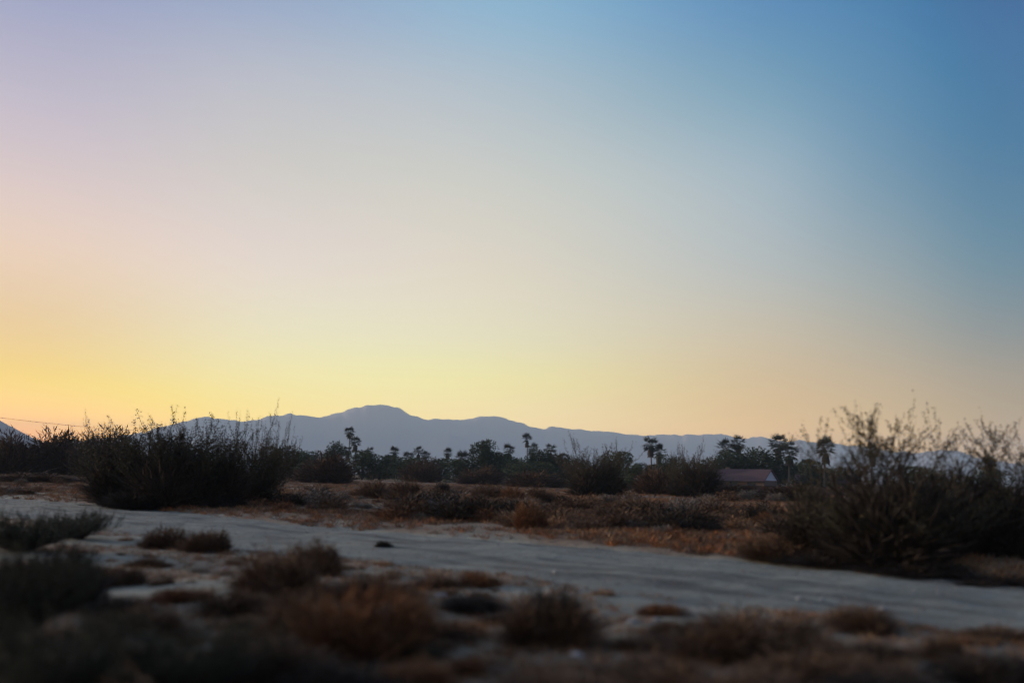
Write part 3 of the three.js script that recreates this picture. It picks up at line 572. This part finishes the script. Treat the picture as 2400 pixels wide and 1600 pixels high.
// ------------------------------------------------------------------ trees, palms, houses and walls behind the field
const tree = (kind, x, top, w, far, label, name = 'dense_tree', category = 'tree') => { const p = ray(x, top).multiplyScalar(1); p.multiplyScalar(far / -p.z).add(camera.position); const g = groundH(p.x, p.z), y = p.y; p.y = g; const m = far * TAN / 800; return plant(kind, name, p, w * m * 1.55, (y - g) * 1.0, label, category); };
for (const [k, x, t, w, d, l] of [
  ['bushtree', 668, 1046, 80, 150, 'dark green bush tree peeking out from behind the right end of the big thicket'],
  ['bushtree', 725, 1056, 70, 190, 'pale green bush between the big thicket and the first dome-shaped tree'],
  ['tree', 787, 1040, 46, 210, 'dome-shaped dark tree left below the tallest palm on the left'],
  ['bushtree', 850, 1054, 60, 220, 'dark green tree just right below the tallest palm on the left'],
  ['bushtree', 890, 1066, 70, 220, 'low dark green tree between the tallest left palm and the slender palms'],
  ['bushtree', 955, 1070, 80, 230, 'low green tree among the slender palms'],
  ['bushtree', 1030, 1074, 90, 230, 'low green tree under the right slender palm'],
  ['bushtree', 1090, 1074, 90, 220, 'low dark green tree left of the big dark tree clump'],
  ['tree', 1136, 1038, 60, 215, 'big dark tree clump, the highest tree between the slender palms and the tallest palm'],
  ['tree', 1172, 1060, 70, 220, 'dark tree on the right shoulder of the big dark tree clump'],
  ['bushtree', 1215, 1072, 80, 215, 'low green tree under the tallest palm in the middle'],
  ['tree', 1266, 1058, 62, 220, 'dark tree right below the tallest palm in the middle'],
  ['tree', 1305, 1062, 62, 220, 'dark tree left of the mid-field wispy shrub'],
  ['bushtree', 1250, 1080, 90, 205, 'low green bush tree in front of the two dark trees by the red roof'],
  ['bushtree', 1440, 1058, 70, 215, 'dark green tree behind the mid-field wispy shrub'],
  ['bushtree', 1484, 1088, 46, 170, 'small bright green bush at the right end of the hedge'],
  ['tree', 1507, 1082, 34, 210, 'small dark tree behind the bright green bush'],
  ['tree', 1572, 1072, 60, 200, 'dark tree between the leaning palm and the wispy shrub by the house'],
  ['tree', 1545, 1086, 60, 205, 'low dark tree under the leaning palm'],
  ['tree', 1708, 1058, 84, 232, 'black tree behind the left half of the white-gabled house'],
  ['tree', 1772, 1056, 110, 228, 'large black rounded tree behind the white gable'],
  ['tree', 1815, 1078, 70, 226, 'black tree beside the trunk of the palm at the white gable'],
  ['bushtree', 1890, 1080, 52, 235, 'dark bushy tree right of the palm with the bare trunk'],
  ['tree', 1866, 1088, 70, 240, 'dark rounded tree tucked behind the bare-trunked palm by the gable'],
  ['bushtree', 1920, 1098, 90, 228, 'low dark bush tree at the foot of the full-headed palm'],
  ['tree', 1660, 1074, 64, 226, 'dark tree behind the shrub at the left end of the gabled house'],
  ['bushtree', 1345, 1076, 80, 226, 'low green tree filling the lacy gap beside the mid-field wispy shrub'],
  ['bushtree', 1960, 1094, 90, 235, 'low dark tree half behind the huge black shrub'],
  ['bushtree', 2150, 1092, 110, 200, 'low dark tree showing through the right of the huge black shrub'],
  ['bushtree', 2320, 1094, 70, 200, 'dark tree near the right edge behind the black shrubs'],
]) tree(k, x, t, w, d, l);
const palm = (x, top, far, w, label) => {
  const p = ray(x, top); p.multiplyScalar(far / -p.z).add(camera.position); const g = groundH(p.x, p.z), h = p.y - g; p.y = g;
  const s = w * far * TAN / 800 / 2.8;          // head scaled by its width in the photograph, trunk by its height
  const o = palmOf(h / s, planted++); o.position.copy(p); o.scale.setScalar(s); o.name = numbered('fan_palm'); o.rotation.y = planted * 1.7; scene.add(o);
  return tag(o, label, 'palm');
};
function palmOf(h, seed) { const g = palmGeo({ seed: seed + 300, h, skirt: 1 + seed % 3 }), o = new THREE.Group(); for (const part in g) mesh(part, g[part], PARTS[part], o); return o; }
for (const [x, t, d, w, l] of [
  [821, 1004, 300, 24, 'tallest palm on the left, alone high above the low trees before the peak'],
  [834, 1026, 290, 26, 'palm tucked just right below the tallest palm on the left'],
  [815, 1048, 260, 22, 'short palm under the tallest palm on the left'],
  [866, 1052, 270, 26, 'palm whose head tops the low dark trees right of the tallest left palm'],
  [908, 1068, 260, 20, 'small palm low in the gap left of the slender palms'],
  [925, 1050, 280, 22, 'slender palm, leftmost of the slender ones in the middle gap'],
  [957, 1060, 270, 26, 'broad low palm between two slender palms'],
  [984, 1050, 290, 22, 'slender palm above the low reddish brown bush'],
  [997, 1060, 290, 20, 'small palm touching the slender palm above the reddish bush'],
  [1050, 1054, 300, 20, 'thin palm standing free left of the broad palm by the big dark clump'],
  [1088, 1062, 250, 32, 'broad short palm directly left of the big dark tree clump'],
  [1137, 1034, 260, 26, 'palm head on top of the big dark tree clump'],
  [1190, 1046, 290, 26, 'palm standing free right of the big dark tree clump'],
  [1238, 1020, 330, 22, 'tallest palm in the middle with a small head high above the others'],
  [1246, 1042, 290, 26, 'palm right beneath the small high head of the tallest middle palm'],
  [1290, 1044, 270, 28, 'palm at the left of the lacy gap beside the mid-field wispy shrub'],
  [1528, 1028, 250, 34, 'palm with the higher head of the leaning pair right of the bright green bush'],
  [1546, 1048, 255, 30, 'palm with the lower head of the leaning pair right of the bright green bush'],
  [1702, 1034, 250, 42, 'broad palm head above the left end of the house roof'],
  [1733, 1026, 250, 32, 'smaller higher palm head beside the broad one over the house'],
  [1824, 1026, 250, 40, 'palm with its head touching the skyline above the white gable'],
  [1848, 1042, 222, 46, 'palm with a broad head and bare brown trunk right of the white gable'],
  [1930, 1034, 222, 42, 'palm with a full head and bare trunk left of the huge black shrub'],
  [2041, 1044, 262, 34, 'palm seen through the twigs of the huge black shrub'],
  [1895, 1076, 240, 44, 'stout short palm between the two bare-trunked palms'],
  [2315, 1074, 240, 34, 'short palm near the right edge behind the black shrubs'],
]) palm(x, t, d, w, l);
{ // hedge and houses
  const box = (w, h, d, x, y, z) => { const g = new THREE.BoxGeometry(w, h, d); g.translate(x, y, z); return g; };
  const M = (n, r, g, b, rough = 0.9) => new THREE.MeshStandardMaterial({ name: n, roughness: rough, color: new THREE.Color(r, g, b) });
  const roofMat = M('brown_tile', 0.12, 0.068, 0.07), redRoof = M('red_tile', 0.3, 0.1, 0.08), white = M('white_stucco', 0.82, 0.83, 0.82), tan = M('tan_stucco', 0.2, 0.13, 0.085), trim = M('dark_trim', 0.06, 0.05, 0.045), glass = M('window_glass', 0.03, 0.035, 0.04, 0.15), adobe = M('brown_block', 0.13, 0.065, 0.038), pale = M('pale_stucco', 0.5, 0.5, 0.46), door = M('painted_door', 0.12, 0.08, 0.06);
  const at = (px, far) => { const d = ray(px, 1100); d.multiplyScalar(far / -d.z); const p = camera.position.clone().add(d); p.y = groundH(p.x, p.z); return p; };
  function house(name, px, far, len, dep, wallH, rise, turn, mats, label) {
    const o = new THREE.Group(); o.name = numbered(name); o.position.copy(at(px, far)); o.rotation.y = turn; scene.add(o); tag(o, label, 'house');
    mesh('wall', mergeGeometries([box(len, wallH + 0.3, 0.2, 0, (wallH - 0.3) / 2, dep / 2 - 0.1), box(len, wallH + 0.3, 0.2, 0, (wallH - 0.3) / 2, -dep / 2 + 0.1), box(0.2, wallH + 0.3, dep - 0.4, -len / 2 + 0.1, (wallH - 0.3) / 2, 0), box(0.2, wallH + 0.3, dep - 0.4, len / 2 - 0.1, (wallH - 0.3) / 2, 0)]), mats.wall, o);
    for (const s of [-1, 1]) { const sh = new THREE.Shape([new THREE.Vector2(-dep / 2, 0), new THREE.Vector2(dep / 2, 0), new THREE.Vector2(0, rise)]); const g = new THREE.ExtrudeGeometry(sh, { depth: 0.16, bevelEnabled: false }); g.rotateY(Math.PI / 2); g.translate(s * (len / 2 - 0.1) - 0.08, wallH, 0); mesh('gable', g, mats.gable, o); }
    const a = Math.atan2(rise, dep / 2), L = Math.hypot(rise, dep / 2) + 0.5;
    for (const s of [-1, 1]) {
      const g = new THREE.BoxGeometry(len + 0.5, 0.14, L); g.translate(0, 0.09, L / 2); g.rotateX(a); if (s < 0) g.rotateY(Math.PI); g.translate(0, wallH + rise, 0); const slope = mesh('roof', g, mats.roof, o);
      const rows = []; for (let q = 0; q < 11; q++) { const b = new THREE.BoxGeometry(len + 0.5, 0.05, 0.1); b.translate(0, 0.185, 0.25 + q * (L - 0.3) / 11); b.rotateX(a); if (s < 0) b.rotateY(Math.PI); b.translate(0, wallH + rise, 0); rows.push(b); }
      mesh('tile_row', mergeGeometries(rows), mats.roof, slope);
    }
    for (const s of [-1, 1]) mesh('fascia', box(len + 0.5, 0.2, 0.06, 0, wallH - 0.22, s * (dep / 2 + 0.44)), trim, o);
    for (const x of [-0.32, 0.02, 0.3]) { const w = mesh('window', box(1.5, 1.1, 0.05, x * len, 1.5, dep / 2 + 0.02), glass, o); mesh('frame', mergeGeometries([box(1.66, 0.08, 0.09, x * len, 2.09, dep / 2 + 0.03), box(1.66, 0.08, 0.09, x * len, 0.91, dep / 2 + 0.03), box(0.08, 1.1, 0.09, x * len - 0.79, 1.5, dep / 2 + 0.03), box(0.08, 1.1, 0.09, x * len + 0.79, 1.5, dep / 2 + 0.03)]), trim, w); }
    mesh('door', box(1.0, 2.05, 0.06, -0.14 * len, 1.03, dep / 2 + 0.02), door, o);
    mesh('chimney', box(0.8, 1.2, 0.6, -0.2 * len, wallH + rise - 0.1, -0.5), mats.wall, o);
    return o;
  }
  house('gabled_house', 1733, 205, 13, 8.4, 2.2, 2.1, R(-32), { wall: tan, gable: white, roof: roofMat }, 'low house with a purple brown roof and a bright white gable end');
  house('low_house', 1935, 232, 13, 8, 2.4, 1.6, R(-22), { wall: tan, gable: tan, roof: roofMat }, 'low dark-roofed house half behind the huge black shrub right of the white gable');
  house('low_house', 1275, 225, 11, 8, 2.6, 2.2, R(6), { wall: tan, gable: tan, roof: redRoof }, 'low house with a reddish roof line behind the long brown bush');
  house('low_house', 1452, 215, 6, 6, 2.6, 0.9, R(-3), { wall: pale, gable: pale, roof: roofMat }, 'pale low house above the dark hedge in the middle distance');
  house('low_house', 1096, 235, 6, 6, 2.6, 0.9, R(3), { wall: pale, gable: pale, roof: roofMat }, 'pale low house left below the big dark tree clump');
  house('low_house', 953, 240, 5, 6, 2.7, 0.9, R(3), { wall: pale, gable: pale, roof: roofMat }, 'pale small house under the slender palms');
  house('low_house', 690, 220, 6, 6, 2.7, 0.8, R(3), { wall: pale, gable: pale, roof: roofMat }, 'pale small house between the big thicket and the rounded reddish bush');
  const wall = new THREE.Group(); wall.name = 'block_wall'; const wp = at(1850, 178); wall.position.copy(wp); wall.rotation.y = R(-3); scene.add(wall); tag(wall, 'long low brown wall between the dry field and the white-gabled house', 'wall');
  mesh('wall_face', box(27, 2.2, 0.2, 0, 0.2, 0), adobe, wall); mesh('coping', box(27.1, 0.1, 0.3, 0, 1.352, 0), trim, wall);
  for (let k = 0; k <= 6; k++) mesh('pier', box(0.42, 2.5, 0.42, -13.5 + k * 4.5, 0.25, 0.35), adobe, wall);
  const hedge = new THREE.Group(); hedge.name = 'clipped_hedge'; hedge.position.copy(at(1478, 168)); scene.add(hedge); tag(hedge, 'dark green clipped hedge below the pale low house and the bright green bush', 'hedge');
  const rnd = rng(55), f = new MB(), s = new MB(), side = V(0, 0, 0);
  for (let k = 0; k < 9000; k++) { const q = Math.floor(rnd() * 3), o = V((rnd() - 0.5) * 6.4, rnd() * 1.35, (rnd() - 0.5) * 1.1); if (q === 0) o.y = 1.3 + rnd() * 0.12; else if (q === 1) o.z = 0.5 + rnd() * 0.14; const d = unit(rnd); side.crossVectors(d, unit(rnd)).normalize(); f.leaf(o, d, side, 0.16, 0.045, tint([0.028, 0.05, 0.016], 0.6 + 0.8 * rnd())); }
  for (let k = 0; k < 9; k++) s.tube([V(-3 + k * 0.75, -0.2, 0), V(-3 + k * 0.75, 0.5, 0.05), V(-2.9 + k * 0.75, 1.2, 0)], [0.05, 0.04, 0.015], 5, [0.07, 0.055, 0.045]);
  mesh('stem', s.build(), barkMat, hedge); mesh('foliage', f.build(), leafMat, hedge);
}
{ // the power line on the left: two wooden poles and a sagging wire
  const wood = new THREE.MeshStandardMaterial({ name: 'weathered_pole_wood', roughness: 1, color: new THREE.Color(0.11, 0.085, 0.065) }), wireMat = new THREE.MeshStandardMaterial({ name: 'dark_wire', roughness: 0.6, color: new THREE.Color(0.05, 0.05, 0.05) });
  const A = ray(-260, 942).multiplyScalar(1), Bq = ray(352, 1010);
  A.multiplyScalar(95 / -A.z).add(camera.position); Bq.multiplyScalar(150 / -Bq.z).add(camera.position);
  for (const [p, l] of [[A, 'wooden utility pole outside the left of the orange glow'], [Bq, 'wooden utility pole hidden behind the big roadside thicket']]) {
    const o = new THREE.Group(); o.name = numbered('utility_pole'); const g = groundH(p.x, p.z), h = p.y - g; o.position.set(p.x, g, p.z); o.rotation.y = -0.9; scene.add(o); tag(o, l, 'utility pole');
    const c = new THREE.CylinderGeometry(0.09, 0.14, h + 0.4, 10); c.translate(0, (h + 0.4) / 2 - 0.4, 0); mesh('pole', c, wood, o); const x = new THREE.BoxGeometry(1.6, 0.1, 0.1); x.translate(0, h - 0.25, 0.14); mesh('crossarm', x, wood, o);
  }
  const pts = []; for (let k = 0; k <= 24; k++) { const u = k / 24, p = A.clone().lerp(Bq, u); p.y -= 0.9 * 4 * u * (1 - u) * 0.5 - 0.02; pts.push(p); }
  const w = new THREE.TubeGeometry(new THREE.CatmullRomCurve3(pts), 80, 0.02, 5); const m = mesh('power_wire', w, wireMat, scene); tag(m, 'thin dark wire sagging across the orange glow at the left edge', 'wire');
}


renderer.setSize(1024, 682);
renderer.render(scene, camera);
